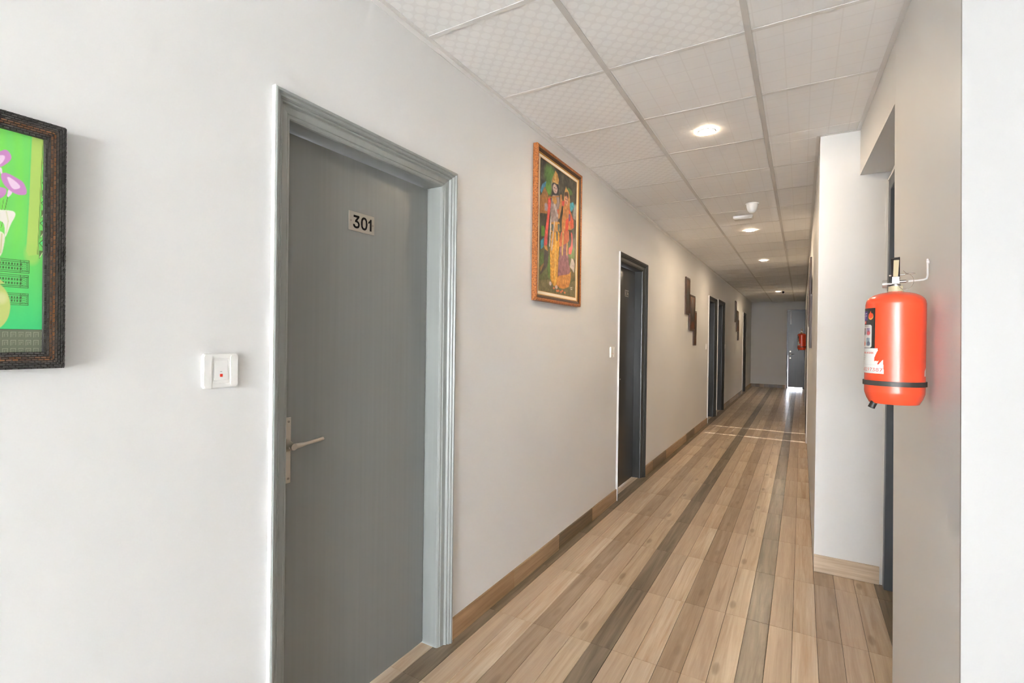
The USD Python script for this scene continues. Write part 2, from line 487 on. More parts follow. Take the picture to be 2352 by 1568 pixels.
near, rest = [], {i: [] for i in range(6)}
for k in range(-4, 24):
    for j in range(-7, 14):
        y0, x0 = YF + PL * k, X0 + PW * j
        if y0 > YE - .05:
            continue
        if x0 > XR and y0 > YC - .05:
            continue
        vis = y0 + PL > 1.35 and (j >= -6 or any(a - .1 < y0 + PL / 2 + d < b + .1 for a, b, _ in DOORS for d in (-.3, 0, .3)))
        if j >= 11 and y0 < 2.3:
            vis = False
        if vis and y0 < 10.6:
            near.append((y0, j, k))
        else:
            rest[j % 6].append(plank(j, k))
near.sort()
for n_, (y0, j, k) in enumerate(near):
    if n_ < 298:
        obj('plank', plank(j, k), 'wood%d' % (j % 6), floor)
    else:
        rest[j % 6].append(plank(j, k))
for i in range(6):
    tag(obj('distant_planks', cat(*rest[i]), 'wood%d' % i, floor), kind='stuff')
obj('lobby_floor', cat(box(0, 3.6, -13.0, YF - 4 * PL - .002, -.004, 0), box(X0 + 1.4, 3.6, YF - 4 * PL - .002, 1.66, -.004, 0)), 'bounce_floor', floor)  # unseen pale floor, made up to bounce neutral light towards the ceiling

# ceiling: lay-in tiles on tees under a concrete slab
ceiling = thing('ceiling', 'white lay-in tile ceiling with metal tees', 'ceiling', kind='structure')
obj('slab', cat(box(-.4, 3.8, -13.2, 1.9, H + .12, H + .3), box(-.4, 2.6, 1.9, YE + .4, H + .12, H + .3)), 'slab', ceiling)
KR = range(-25, 27)
for k in KR:
    ya, yb = YT + .6 * k, min(YT + .6 * (k + 1), YE)
    for c in range(3):
        xa = (0.0, T1, T2)[c]
        xb = (T1, T2, xn(ya + .3) if yb < YC + .1 else XR)[c]
        if ya > YE - .05:
            continue
        dots = (c == 0 and -3 < k < 4) or (c == 1 and k < 1)
        if c == 2 and ya < YC < yb - .1:
            obj('ceiling_tile', cbox(xa + .002, xn(YC) - .002, ya + .002, YC - .001, H + .0035, H + .016, .0015, '-z'), 'tile_grid', ceiling)
            obj('ceiling_tile', cbox(xa + .002, XR - .002, YC + .001, yb - .002, H + .0035, H + .016, .0015, '-z'), 'tile_grid', ceiling)
            continue
        obj('ceiling_tile', cbox(xa + .002, xb - .002, ya + .002, yb - .002, H + .0035, H + .016, .0015, '-z'), 'tile_dots' if dots else 'tile_grid', ceiling)
        if k > KR[0]:
            obj('cross_tee', cat(box(xa + .012, xb - .012, ya - .011, ya + .011, H + .0012, H + .0026), box(xa + .012, xb - .012, ya - .0012, ya + .0012, H + .0026, H + .03)), 'white_metal', ceiling)
for x in (T1, T2):
    obj('main_tee', cat(box(x - .012, x + .012, -13.0, YE, H, H + .0014), box(x - .0012, x + .0012, -13.0, YE, H + .0014, H + .035)), 'tee_grey', ceiling)
obj('wall_angle', cat(box(0, .02, -13, YE, H + .0005, H + .002), box(0, .0012, -13, YE, H - .022, H + .002)), 'white_metal', ceiling)
obj('wall_angle', hexa([(xn(1.66) - .02, 1.66, H), (xn(1.66), 1.66, H), (xn(YC), YC, H), (xn(YC) - .02, YC, H), (xn(1.66) - .02, 1.66, H + .0015), (xn(1.66), 1.66, H + .0015), (xn(YC), YC, H + .0015), (xn(YC) - .02, YC, H + .0015)]), 'white_metal', ceiling)
obj('wall_angle', cat(box(XR - .02, XR, YC - .02, YE, H + .0005, H + .002), box(XR, xn(YC) - .02, YC - .02, YC, H + .0005, H + .002)), 'white_metal', ceiling)
obj('wall_angle', box(0, XR, YE - .02, YE, H + .0002, H + .0012), 'white_metal', ceiling)
obj('lobby_ceiling', box(1.72, 3.6, -13.0, 1.66, H + .0035, H + .016), 'tile_grid', ceiling)

# walls
parts = []
last = -13.2
for a, b, z in DOORS:
    parts.append(box(-.2, 0, last, a, 0, H + .12))
    parts.append(box(-.2, 0, a, b, z, H + .12))
    last = b
parts.append(box(-.2, 0, last, YE + .2, 0, H + .12))
tag(obj('wall_left', cat(*parts), 'wall'), 'long white painted left corridor wall with grey doors', 'wall', kind='structure')
RD = (8.0, 8.9, 2.13)           # a door in the right wall of the corridor
RD2 = (12.75, 13.6, 2.13)
ED = (0.985, 1.4625, 2.40)        # end door in the end wall
parts = [box(XR, 2.2, YC, RD[0], 0, H + .12), box(XR, 1.7, RD[0], RD[1], RD[2], H + .12), box(XR, 1.7, RD[1], RD2[0], 0, H + .12),
         box(XR, 1.7, RD2[0], RD2[1], RD2[2], H + .12), box(XR, 1.7, RD2[1], YE + .2, 0, H + .12)]
tag(obj('wall_right', cat(*parts), 'wall'), 'white corridor wall on the right beyond the projecting pier', 'wall', kind='structure')
tag(obj('wall_end', cat(box(-.2, ED[0], YE, YE + .2, 0, H + .12), box(ED[0], 1.7, YE, YE + .2, ED[2], H + .12)), 'wall'), 'plain wall closing the far end of the corridor', 'wall', kind='structure')
# near right wall: pier with the fire extinguisher, lintel over the door alcove, alcove back
yA, yB = 1.662, 2.50            # corner and alcove edge at eye height; the plaster edges lean a little
cA = [(xn(1.61), 1.60), (xn(1.72), 1.73)]   # outer corner at floor and ceiling
cB = [(xn(2.43), 2.415), (xn(2.58), 2.585)]
pier = hexa([(cA[0][0], cA[0][1] + .012, 0), (2.05, cA[0][1] + .012, 0), (2.05, cB[0][1], 0), (*cB[0], 0), (cA[1][0], cA[1][1] + .012, H + .12), (2.05, cA[1][1] + .012, H + .12), (2.05, cB[1][1], H + .12), (*cB[1], H + .12)])
ZL = 2.385
lint = hexa([(xn(2.56), 2.56, ZL), (2.05, 2.56, ZL), (2.05, YC, ZL), (xn(YC), YC, ZL), (xn(2.56), 2.56, H + .12), (2.05, 2.56, H + .12), (2.05, YC, H + .12), (xn(YC), YC, H + .12)])
tag(obj('wall_alcove', cat(pier, lint), 'wall'), 'white wall pier and lintel around the recessed doorway on the right', 'wall', kind='structure')
AD = (2.62, 3.555, 2.33)        # alcove door opening
XA = 1.812
tag(obj('wall_recess', cat(box(XA, 2.05, cB[0][1], AD[0], 0, ZL), box(XA, 2.05, AD[0], YC, AD[2], ZL), box(2.05, 2.25, 1.58, YC + .05, -.06, H + .12)), 'wall'), 'back wall of the recess around the side door', 'wall', kind='structure')  # last box is an unseen block added to keep sun from leaking in
tag(obj('wall_lobby', cat(hexa([(*cA[0], 0), (3.6, cA[0][1], 0), (3.6, cA[0][1] + .0118, 0), (cA[0][0], cA[0][1] + .0118, 0), (*cA[1], H + .12), (3.6, cA[1][1], H + .12), (3.6, cA[1][1] + .0118, H + .12), (cA[1][0], cA[1][1] + .0118, H + .12)]), hexa([(2.26, 1.62, 0), (3.6, 1.62, 0), (3.6, 1.9, 0), (2.26, 1.9, 0), (2.26, 1.76, H + .12), (3.6, 1.76, H + .12), (3.6, 1.9, H + .12), (2.26, 1.9, H + .12)])), 'lobby_dimmed_white'), 'bright white lobby wall at the right edge', 'wall', kind='structure')
# lobby around the camera: unseen, its openings and width shaped for the light
LB = -13.0
REAR, SIDE = (1.7, 2.5), (0.0, 2.45)            # sill and head of the openings
LX = 2.9
tag(obj('wall_back', cat(box(-.2, LX + .2, LB - .2, LB, -.06, REAR[0]), box(-.2, LX + .2, LB - .2, LB, REAR[1], H + .12), box(-.2, .1, LB - .2, LB, REAR[0], REAR[1]), box(LX - .05, LX + .2, LB - .2, LB, REAR[0], REAR[1])), 'wall'),
    'lobby wall with a wide opening behind the viewer', 'wall', kind='structure')
tag(obj('wall_side', cat(box(LX, LX + .2, LB, 1.9, -.06, SIDE[0]), box(LX, LX + .2, LB, 1.9, SIDE[1], H + .12), box(LX, LX + .2, LB, -12.0, SIDE[0], SIDE[1]), box(LX, LX + .2, -6.0, 1.9, SIDE[0], SIDE[1])), 'wall'),
    'unseen lobby side wall with a wide opening added to let sun in', 'wall', kind='structure')
tag(obj('ground', box(-40, 40, -40, 60, -.5, -.061), 'ground'), 'paved terrace ground outside the building', 'ground', kind='structure')

# baseboards, cut from the same tiles
bl = thing('baseboard_left', 'wood-look skirting tiles along the left wall', 'baseboard', kind='structure')
segs, last = [], -13.0
for a, b, _ in DOORS:
    segs.append((last, a - .002))
    last = b + .002
segs.append((last, YE - .011))
for a, b in segs:
    k = math.floor((a - 1.8) / .6)
    while 1.8 + .6 * k < b:
        y0, y1 = max(a, 1.8 + .6 * k), min(b, 1.8 + .6 * (k + 1))
        if y1 - y0 > .01:
            m = 'skirt_c' if k in (2, 9) else ('skirt_a', 'skirt_b', 'skirt_d', 'skirt_b', 'skirt_a', 'skirt_d', 'skirt_c')[k % 7]
            obj('skirting_tile', cbox(0.0004, .011, y0 + .0006, y1 - .0006, .0005, .099 + .002 * random.random(), .0015, '+x'), m, bl)
        k += 1
be = thing('baseboard_end', 'wood-look skirting tiles along the end wall', 'baseboard', kind='structure')
for q in range(8):
    x0, x1 = .011 + .125 * q, min(.011 + .125 * (q + 1), ED[0] - .03)
    obj('skirting_tile', cbox(x0, x1 - .001, YE - .011, YE - .0004, .0005, .1, .0015, '-y'), ('skirt_c', 'skirt_e', 'skirt_d', 'skirt_c', 'skirt_e')[q % 5], be)
bc = thing('baseboard_right', 'pale wood-look skirting tile at the foot of the projecting pier', 'baseboard', kind='structure')
obj('skirting_tile', cbox(XR, 1.786, YC - .011, YC - .0004, .0005, .104, .0015, '-y'), 'skirt_pale', bc)
tag(obj('trim_1', hexa([(xn(2.4) - .014, 2.05, 0), (xn(2.4), 2.05, 0), (xn(2.4), 2.47, 0), (xn(2.4) - .012, 2.45, 0), (xn(2.4) - .006, 2.05, .03), (xn(2.4), 2.05, .05), (xn(2.4), 2.46, .035), (xn(2.4) - .008, 2.44, .03)]), 'plaster'),
    'rough white plaster at the foot of the pier below the extinguisher', 'trim', kind='structure')

# ------------------------------------------------------------ doors
FRAME = [(0, -.14), (0, .017), (.003, .019), (.009, .018), (.012, .012), (.016, .013), (.020, .010), (.023, .003), (.027, .005), (.031, .002), (.034, -.005), (.037, -.007),
         (.055, -.010), (.0575, -.0135), (.060, -.0125), (.066, -.015), (.0695, -.019), (.071, -.026), (.071, -.14)]


def lever_handle(parent, y, z, x, s=1, metal='steel'):
    """Long back plate with a lever; s = +1 the lever points to +y."""
    h = obj('handle', cbox(x, x + .006, y - .018, y + .018, z - .128, z + .092, .002, '+x'), metal, parent)
    pts, rad = [], []
    for i in range(9):
        t = i / 8
        pts.append((x + .005 + .043 * t, y, z))
        rad.append(.021 - .010 * min(1, t * 1.3))
    neck = tube(pts, rad, 18)
    arm, ar = [], []
    for i in range(13):
        t = i / 12
        arm.append((x + .044 - .010 * (1 - t) ** 3, y - .012 * s + (.128 * t) * s, z + .012 * t - .003))
        ar.append(.004 if i == 0 else .0125 - .0065 * min(1, t * 2.2))
    obj('lever', cat(neck, tube(arm, ar, 16)), metal, h, smooth=40)
    for dz in (-.112, .078):
        obj('screw', cyl(.004, (x + .0055, y + .008, z + dz), (x + .0072, y + .008, z + dz), 12), 'screw', h)
    return h


def corridor_door(n, a, b, z, label, leaf, frame, number=None, plate=None, loc=(0, 0, 0), rz=0.0, handle=True):
    """A flush door in a moulded frame; local x = 0 is the wall face, y runs along the wall."""
    t = thing('door_%d' % n, label, 'door', loc, rz, kind='structure')
    fr = obj('door_frame', frame_sweep(a, b, 0, z, FRAME, False), frame, t)
    tag(obj('painted_edge', cat(box(.0003, .0165, a - .003, a - .0002, .0, z + .003), box(.0003, .0165, b + .0002, b + .003, 0, z + .003)), 'wall', fr), 'white painted outer edge of the frame')
    ob = obj('door_leaf', cbox(-.135, -.097, a + .0735, b - .0735, .006, z - .0735, .002, '+x'), leaf, t)
    if handle:
        lever_handle(t, a + .1215, 1.03, -.097)
    if number:
        py, pz, pw, ph = plate
        p = tag(obj('number_plate', cbox(-.097, -.0935, py - pw / 2, py + pw / 2, pz - ph / 2, pz + ph / 2, .001, '+x'), 'plate_metal', t), 'brushed metal number plate reading ' + number)
        obj('digits', text_on_x(number, .046, py + .002, pz - .001, -.0936, .0008, True, .93), 'ink', p)
        for s in (-1, 1):
            obj('screw', cyl(.0038, (-.094, py + s * (pw / 2 - .009), pz), (-.0925, py + s * (pw / 2 - .009), pz), 12), 'screw', p)
    return t


D1 = corridor_door(1, *DOORS[0], 'nearest grey flush door with number plate 301', 'door_grey', 'frame_grey', '301', (1.361, 1.834, .128, .073))
corridor_door(2, *DOORS[1], 'dark charcoal door with a small 302 plate, second along the left wall', 'door_dark', 'frame_dark', '302', (4.727, 1.852, .113, .062))
corridor_door(3, *DOORS[2], 'dark door on the left, first of the close pair beyond the stepped picture', 'door_dark', 'frame_dark')
corridor_door(4, *DOORS[3], 'dark door on the left with an orange tag on its handle', 'door_dark', 'frame_dark')
corridor_door(5, *DOORS[4], 'last dark door on the left near the end wall', 'door_dark', 'frame_dark')
corridor_door(6, -RD[1], -RD[0], RD[2], 'dark door in the right corridor wall, seen edge on', 'door_dark', 'frame_dark', loc=(XR, 0, 0), rz=180)
corridor_door(7, -RD2[1], -RD2[0], RD2[2], 'farthest door in the right corridor wall, seen edge on', 'door_dark', 'frame_dark', loc=(XR, 0, 0), rz=180)
# recessed side door on the right: only the edge of its frame shows
d = thing('door_8', 'grey door in the recess behind the fire extinguisher', 'door', kind='structure')
fr = obj('door_frame', cat(cbox(1.801, 1.93, YC - .062, YC - .004, 0, AD[2], .003, '-x'), cbox(1.801, 1.93, AD[0], AD[0] + .062, 0, AD[2], .003, '-x'), cbox(1.801, 1.93, AD[0] + .062, YC - .062, AD[2] - .062, AD[2], .003, '-x')), 'frame_side', d)
tag(obj('plaster_strip', cat(box(1.790, 1.8115, YC - .0038, YC - .0002, .1, AD[2] + .012), box(1.797, 1.8115, AD[0], YC - .004, AD[2] + .0004, AD[2] + .012)), 'plaster', fr), 'pale plaster strip along the frame')
obj('door_leaf', box(1.90, 1.935, AD[0] + .064, YC - .064, .006, AD[2] - .064), 'door_dark', d)
# end door with daylight below it
d = thing('door_9', 'black door in the end wall with daylight showing below it', 'door', kind='structure')
obj('door_frame', cat(box(ED[0], ED[0] + .035, YE - .012, YE + .1, 0, ED[2]), box(ED[1] - .03, ED[1], YE - .012, YE + .1, 0, ED[2]), box(ED[0] + .035, ED[1] - .03, YE - .012, YE + .1, ED[2] - .035, ED[2]),
                     box(ED[1] - .05, ED[1] - .03, YE + .057, YE + .1, 0, ED[2] - .035), box(ED[0] + .035, ED[1] - .05, YE + .057, YE + .1, ED[2] - .055, ED[2] - .035), box(ED[0] + .035, ED[0] + .055, YE + .057, YE + .1, 1.0, ED[2] - .055)), 'door_dark', d)
m_ = trimesh.creation.extrude_polygon(Polygon([(ED[0] + .047, .046), (ED[1] - .0325, .046), (ED[1] - .0305, .4), (ED[1] - .0305, ED[2] - .0355), (ED[0] + .0355, ED[2] - .0355), (ED[0] + .0355, 1.15)]), .035, engine='earcut')
m_.vertices = np.column_stack([m_.vertices[:, 0], YE + .055 - m_.vertices[:, 2], m_.vertices[:, 1]])
m_.fix_normals()
lf = obj('door_leaf', m_, 'door_dark', d)
obj('handle', cat(cyl(.022, (ED[0] + .11, YE + .02, 1.04), (ED[0] + .11, YE + .008, 1.04), 20), cyl(.008, (ED[0] + .11, YE + .01, 1.04), (ED[0] + .11, YE - .03, 1.04), 12), cyl(.007, (ED[0] + .105, YE - .03, 1.04), (ED[0] + .20, YE - .03, 1.045), 12)), 'chrome', lf, smooth=40)
for dz in (.93, 1.13):
    obj('lock', cyl(.022, (ED[0] + .10, YE + .02, dz), (ED[0] + .10, YE + .006, dz), 20), 'steel', lf, smooth=40)
obj('bolt', cat(box(ED[0] + .095, ED[0] + .115, YE + .010, YE + .02, 1.95, ED[2] - .05), cyl(.005, (ED[0] + .105, YE + .008, 1.97), (ED[0] + .105, YE + .008, ED[2] - .06), 10)), 'chrome', lf)

# ------------------------------------------------------------ key tag on the fourth door
t = thing('key_tag', 'small orange tag hanging on the handle of the fourth left door', 'tag', (-.052, DOORS[3][0] + .20, 1.045))
obj('tag_board', cbox(-.004, .004, -.028, .028, -.23, -.07, .0015, '+x'), 'key_tag', t)
obj('cord', tube([(0, 0, -.075), (.008, .002, -.03), (.007, .003, 0.004), (0, .003, .0155), (-.008, .002, 0), (-.006, 0, -.03), (0, 0, -.075)], .0015, 6), 'wire', t)

# ------------------------------------------------------------ switches
s1 = thing('light_switch', 'white square switch with red dot left of the door numbered 301', 'switch', (0, .769, 1.296), group='switches beside the left doors')
oct_ = [(-.0475, -.040), (-.043, -.0465), (.043, -.0465), (.0475, -.040), (.0485, 0), (.0475, .040), (.043, .0465), (-.043, .0465), (-.0475, .040), (-.0485, 0)]
obj('plate', cat(slab_x(Polygon(oct_).buffer(-.001).buffer(.001, quad_segs=4), .0002, .0075), slab_x(Polygon(oct_).buffer(-.0025, quad_segs=4).difference(rrect(-.024, .024, -.034, .034, .002)), .0075, .0105)), 'white', s1)
for a in (-.0455, .026):
    obj('side_wing', slab_x(rrect(a, a + .0195, -.041, .041, .004), .0105, .0125), 'white', s1)
obj('bezel', slab_x(rrect(-.0238, .0238, -.0338, .0338, .0015).difference(rrect(-.019, .019, -.0255, .0285, .001)), .0076, .0095), 'white', s1)
rk = obj('rocker', hexa([(.0072, -.0185, -.025), (.0125, -.0185, -.025), (.0125, .0185, -.025), (.0072, .0185, -.025), (.0072, -.0185, .028), (.0088, -.0185, .028), (.0088, .0185, .028), (.0072, .0185, .028)]), 'white', s1)
tag(obj('indicator', slab_x(rrect(-.0035, .0035, -.0165, -.0085, .0006), .0105, .0124), 'red_dot', rk), 'small red square indicator')
obj('marking', slab_x(rrect(-.003, .0025, -.003, -.0015, .0004), .0100, .01115), 'wire', rk)
dup(s1, 'white square switch left of the door numbered 302', (0, 4.025, 1.294))
dup(s1, 'small white switch left of the close pair of dark doors', (0, 8.80, 1.31))
dup(s1, 'tiny white switch right of the close pair of dark doors', (0, 11.12, 1.30))

# ------------------------------------------------------------ flower picture in a woven frame
fy0, fy1, fz0, fz1, fw_ = .195, .431, 1.319, 1.829, .034
t = thing('flower_picture', 'green flower print with purple lilies in a woven dark frame', 'picture', (.0, 0, 0))
for m in rails(fy0, fy1, fz0, fz1, [(0, .001), (0, .022), (.003, .0255), (.017, .0262), (.030, .0215), (.034, .0165), (.034, .001)]):
    obj('frame_rail', m, 'dark_gap', t)
V, F, C = [], [], []
tmpl = np.array([(0, 0), (1, 0), (1, 1), (0, 1)], float)


def weave(side):
    horiz = side in ('top', 'bottom')
    L, a0 = (fy1 - fy0, fy0) if horiz else (fz1 - fz0, fz0)
    la, lw = .0096, .0040
    nw = int(round(fw_ / lw))
    lw = fw_ / nw
    for r in range(nw):
        off = (r * la * .5) % la
        s = a0 - la + off
        while s < a0 + L:
            u0, u1 = r * lw, (r + 1) * lw
            s0, s1_ = max(s, a0 + (u0 + u1) / 2), min(s + la, a0 + L - (u0 + u1) / 2)
            s += la
            if s1_ - s0 < .002:
                continue
            um = (u0 + u1) / 2
            base = .0262 - max(0, (um - .017)) * .32 - max(0, (.004 - um)) * .5
            brown = math.exp(-((um - .0205) / .0042) ** 2)
            q = brown * (0.35 + .65 * random.random())
            col = np.array(lin(66, 64, 61)) * (1 - q) + np.array(lin(128, 82, 46)) * q
            col = col * (.62 + .4 * random.random())
            gap = .0003
            for ring, (ins, hgt) in enumerate(((gap, -.0012), (gap + .0006, .0008))):
                for i_, (e, f) in enumerate(tmpl):
                    ss = (s0 + ins) if e == 0 else (s1_ - ins)
                    uu = (u0 + ins * .7) if f == 0 else (u1 - ins * .7)
                    tilt = .0009 if e == 1 else -.0003
                    x = base + hgt + (tilt if ring else 0)
                    if side == 'top':
                        p = (x, ss, fz1 - uu)
                    elif side == 'bottom':
                        p = (x, ss, fz0 + uu)
                    elif side == 'right':
                        p = (x, fy1 - uu, ss)
                    else:
                        p = (x, fy0 + uu, ss)
                    V.append(p)
                    C.append(col)
            b = len(V) - 8
            flip = side in ('top', 'right')
            quads = [(4, 5, 6, 7)] + [(i, (i + 1) % 4, 4 + (i + 1) % 4, 4 + i) for i in range(4)]
            for qd in quads:
                f_ = [b + i for i in qd]
                if (side in ('top', 'left')):
                    f_ = f_[::-1]
                F.append((f_[0], f_[1], f_[2]))
                F.append((f_[0], f_[2], f_[3]))


for sd in ('top', 'bottom', 'right', 'left'):
    weave(sd)
wv = obj('weave', (np.array(V), np.array(F)), 'vcol_gloss', t, colors=np.array(C))
tag(wv, 'woven dark strips with a brown band along the frame', kind='stuff')
pr = Print(fy0 + fw_ - .001, fy1 - fw_ + .001, fz0 + fw_ - .001, fz1 - fw_ + .001, .0009, .0011)
g = np.clip((pr.T - 1.40) / .2, 0, 1)[..., None]
pr.c = np.array((66, 200, 120.)) * (1 - g) + np.array((122, 216, 92.)) * g
st = .5 + .5 * np.sin(pr.S * 260 + 1.2 * np.sin(pr.T * 14))
pr.put(st * .5 * g[..., 0], (112, 212, 112))
pr.poly([(.379, 1.83), (.398, 1.83), (.3895, 1.555), (.375, 1.55), (.371, 1.562), (.3745, 1.656)], (182, 208, 106), .92)
pr.line([(.379, 1.83), (.3745, 1.656), (.371, 1.562)], .0022, (100, 212, 112), .8)
pr.ell((.381, 1.555, .012, .022), (170, 210, 104), .7, .5)
pr.line([(.397, 1.83), (.389, 1.556)], .0007, (112, 128, 66))
pr.line([(.3985, 1.83), (.3905, 1.556), (.3895, 1.5555)], .0006, (128, 146, 78))
for q in range(6):
    zt = 1.79 - .042 * q
    e = .3995 - .0333 * (1.8 - zt) * .9
    pr.poly([(e, zt), (e + .010, zt - .012), (e + .010, zt + .010)], (96, 220, 130))
    pr.line([(e + .008, zt + .012), (e - .001, zt - .001), (e + .008, zt - .014)], .0011, (70, 96, 52))
    pr.poly([(e - .001, zt - .016), (e + .006, zt - .016), (e - .001, zt - .034)], (98, 116, 70))
    pr.line([(e + .004, zt - .02), (e + .0, zt - .03)], .0012, (214, 232, 176))
PURP, PALE = (198, 136, 192), (228, 200, 222)
pr.line([(.344, 1.663), (.335, 1.60)], .0007, (96, 112, 70))
pr.line([(.338, 1.656), (.332, 1.60)], .0007, (96, 112, 70))
pr.poly([(.331, 1.717), (.335, 1.719), (.3365, 1.706), (.334, 1.704)], PALE, 1.0, 2)
pr.poly([(.30, 1.74), (.318, 1.736), (.331, 1.748), (.342, 1.758), (.351, 1.743), (.342, 1.727), (.331, 1.716), (.312, 1.715)], PURP, 1.0, 2)
pr.poly([(.316, 1.724), (.331, 1.742), (.341, 1.744), (.337, 1.729), (.329, 1.720)], PALE, 1.0, 2)
pr.poly([(.345, 1.681), (.352, 1.675), (.3455, 1.662), (.3425, 1.663)], PALE, 1.0, 2)
pr.poly([(.334, 1.707), (.342, 1.711), (.359, 1.703), (.368, 1.698), (.374, 1.675), (.361, 1.67), (.351, 1.673), (.34, 1.682), (.334, 1.696)], PURP, 1.0, 2)
pr.poly([(.341, 1.706), (.357, 1.696), (.364, 1.686), (.353, 1.679), (.347, 1.686)], PALE, 1.0, 2)
pr.poly([(.31, 1.675), (.332, 1.68), (.343, 1.679), (.341, 1.665), (.332, 1.655), (.314, 1.653)], PURP, 1.0, 2)
pr.poly([(.322, 1.632), (.34, 1.636), (.354, 1.637), (.356, 1.628), (.349, 1.611), (.343, 1.587), (.34, 1.58), (.34, 1.609), (.332, 1.614), (.322, 1.612)], (234, 228, 218), 1.0, 2)
pr.line([(.342, 1.634), (.345, 1.615), (.342, 1.59)], .0018, (206, 210, 160), .7)
pr.poly([(.314, 1.593), (.332, 1.594), (.341, 1.588), (.34, 1.571), (.335, 1.539), (.318, 1.538)], (228, 222, 204), 1.0, 2)
pr.line([(.336, 1.588), (.3345, 1.55)], .0018, (190, 188, 120), .7)
INK = (66, 92, 50)
for (a, b, top, bot, _) in ((.312, .3765, 1.540, 1.5145, 0), (.312, .3755, 1.5095, 1.4845, 0), (.312, .3755, 1.4725, 1.449, 0)):
    a = .256
    pr.rect(a, b, bot, top, (96, 196, 104), .6)
    for z_ in (top, top - .0035, bot + .0035, bot):
        pr.line([(a, z_), (.362, z_ - .0004), (b, z_)], .0010, INK)
    pr.line([(b, top), (b, bot)], .0010, INK)
    pr.line([(.3635, top), (.3632, bot)], .0008, INK)
    for zz in (top - .0085, bot + .0085):
        for q in range(-13, 12):
            pr.rect(.316 + .0042 * q, .3185 + .0042 * q, zz - .0025, zz + .0016, INK, .85)
    pr.line([(a, (top + bot) / 2), (.363, (top + bot) / 2)], .0006, INK)
    for q in range(5):
        zz = bot + .004 + .0042 * q
        pr.line([(.3655, zz), (.369, zz + .002), (.3735, zz - .001)], .0007, INK, .8)
    pr.line([(.366, bot + .003), (.3655, top - .004), (.3735, top - .004), (.3735, bot + .003)], .0007, INK, .7)
pr.poly([(.318, 1.541), (.334, 1.539), (.3335, 1.52), (.333, 1.499), (.341, 1.49), (.318, 1.486)], (188, 200, 116))
pr.ell((.322, 1.445, .027, .048), (190, 203, 118), 1, .05)
pr.ell((.336, 1.461, .008, .011), (214, 214, 158), .8, .8)
pr.rect(0, .5, 1.34, 1.399, (106, 112, 92))
for r in range(3):
    for q in range(26):
        cx, cz = .112 + .0115 * q, 1.389 - .0165 * r
        pr.line([(cx - .0036, cz - .005), (cx - .0036, cz + .005), (cx + .0036, cz + .005), (cx + .0036, cz - .0045), (cx - .0012, cz - .0045), (cx - .0012, cz + .002), (cx + .0014, cz + .002), (cx + .0014, cz - .001)], .00075, (158, 160, 138), .8)
pr.line([(0, 1.3995), (.5, 1.3995)], .0009, (60, 80, 52))
pr.poly([(.244, 1.72), (.258, 1.742), (.284, 1.735), (.296, 1.712), (.278, 1.698), (.256, 1.702)], PURP, 1.0, 2)
pr.poly([(.262, 1.716), (.280, 1.728), (.286, 1.712), (.272, 1.706)], PALE, 1.0, 2)
pr.line([(.286, 1.70), (.318, 1.60)], .0009, (96, 112, 70))
pr.poly([(.284, 1.662), (.300, 1.672), (.316, 1.662), (.314, 1.64), (.311, 1.60), (.304, 1.632), (.290, 1.64)], (234, 228, 218), 1.0, 2)
msh, col = pr.mesh(lambda s, q: np.column_stack([np.full(len(s), .0128), s, q]))
obj('print', msh, 'vcol', t, colors=col)
obj('backing', box(.001, .0125, fy0 + .030, fy1 - .030, fz0 + .030, fz1 - .030), 'black', t)

# ------------------------------------------------------------ tall devotional print
ky0, ky1, kz0, kz1 = 2.578, 3.262, 1.625, 2.549
t = thing('devotional_picture', 'tall framed devotional print of two standing robed figures', 'picture', (.002, 0, 0))
for m in rails(ky0, ky1, kz0, kz1, [(0, 0), (0, .026), (.004, .031), (.012, .032), (.018, .028), (.018, .0)]):
    obj('frame_rail', m, 'frame_brown', t)
for m in rails(ky0 + .018, ky1 - .018, kz0 + .018, kz1 - .018, [(0, 0), (0, .027), (.003, .0285), (.016, .022), (.019, .019), (.019, 0)]):
    obj('inner_moulding', m, 'frame_walnut', t)
i0 = .037
for m in rails(ky0 + i0, ky1 - i0, kz0 + i0, kz1 - i0, [(0, .0), (0, .0195), (.004, .0185), (.006, .016), (.006, 0)]):
    obj('gilt_slip', m, 'gold', t)
i1 = .043
for m in rails(ky0 + i1, ky1 - i1, kz0 + i1, kz1 - i1, [(0, 0), (0, .0135), (.026, .0125), (.026, 0)]):
    obj('mount', m, 'mount', t)
i2 = .060
for m in rails(ky0 + i2, ky1 - i2, kz0 + i2, kz1 - i2, [(0, .012), (0, .0142), (.003, .0142), (.003, .012)]):
    obj('gilt_line', m, 'gold', t)
py0, pz0 = ky0 + .068, kz0 + .062
PWD, PHT = ky1 - .066 - py0, kz1 - .062 - pz0
pr = Print(0, PWD, 0, PHT, .0034, .0026)
nz = meshkit.fbm(np.stack([pr.S * 22, pr.T * 22, np.zeros_like(pr.S)], -1), 4, 3)[..., None]
pr.c = np.array((74, 72, 60.)) + (nz - .5) * np.array((60, 66, 44.))
pr.put(((.42 - pr.T) / .2) * .6, (92, 100, 62))
pr.put((nz[..., 0] - .45) * 4 * (pr.T < .3), (112, 116, 70), .5)
SX = PWD / .566


def P(pts, rgb, a=1.0):
    pr.poly([(x * SX, y) for x, y in pts], rgb, a, 2, .09)


def E(x, y, a, b, rgb, al=1.0, soft=.3):
    pr.ell((x * SX, y, a * SX, b), rgb, al, soft)


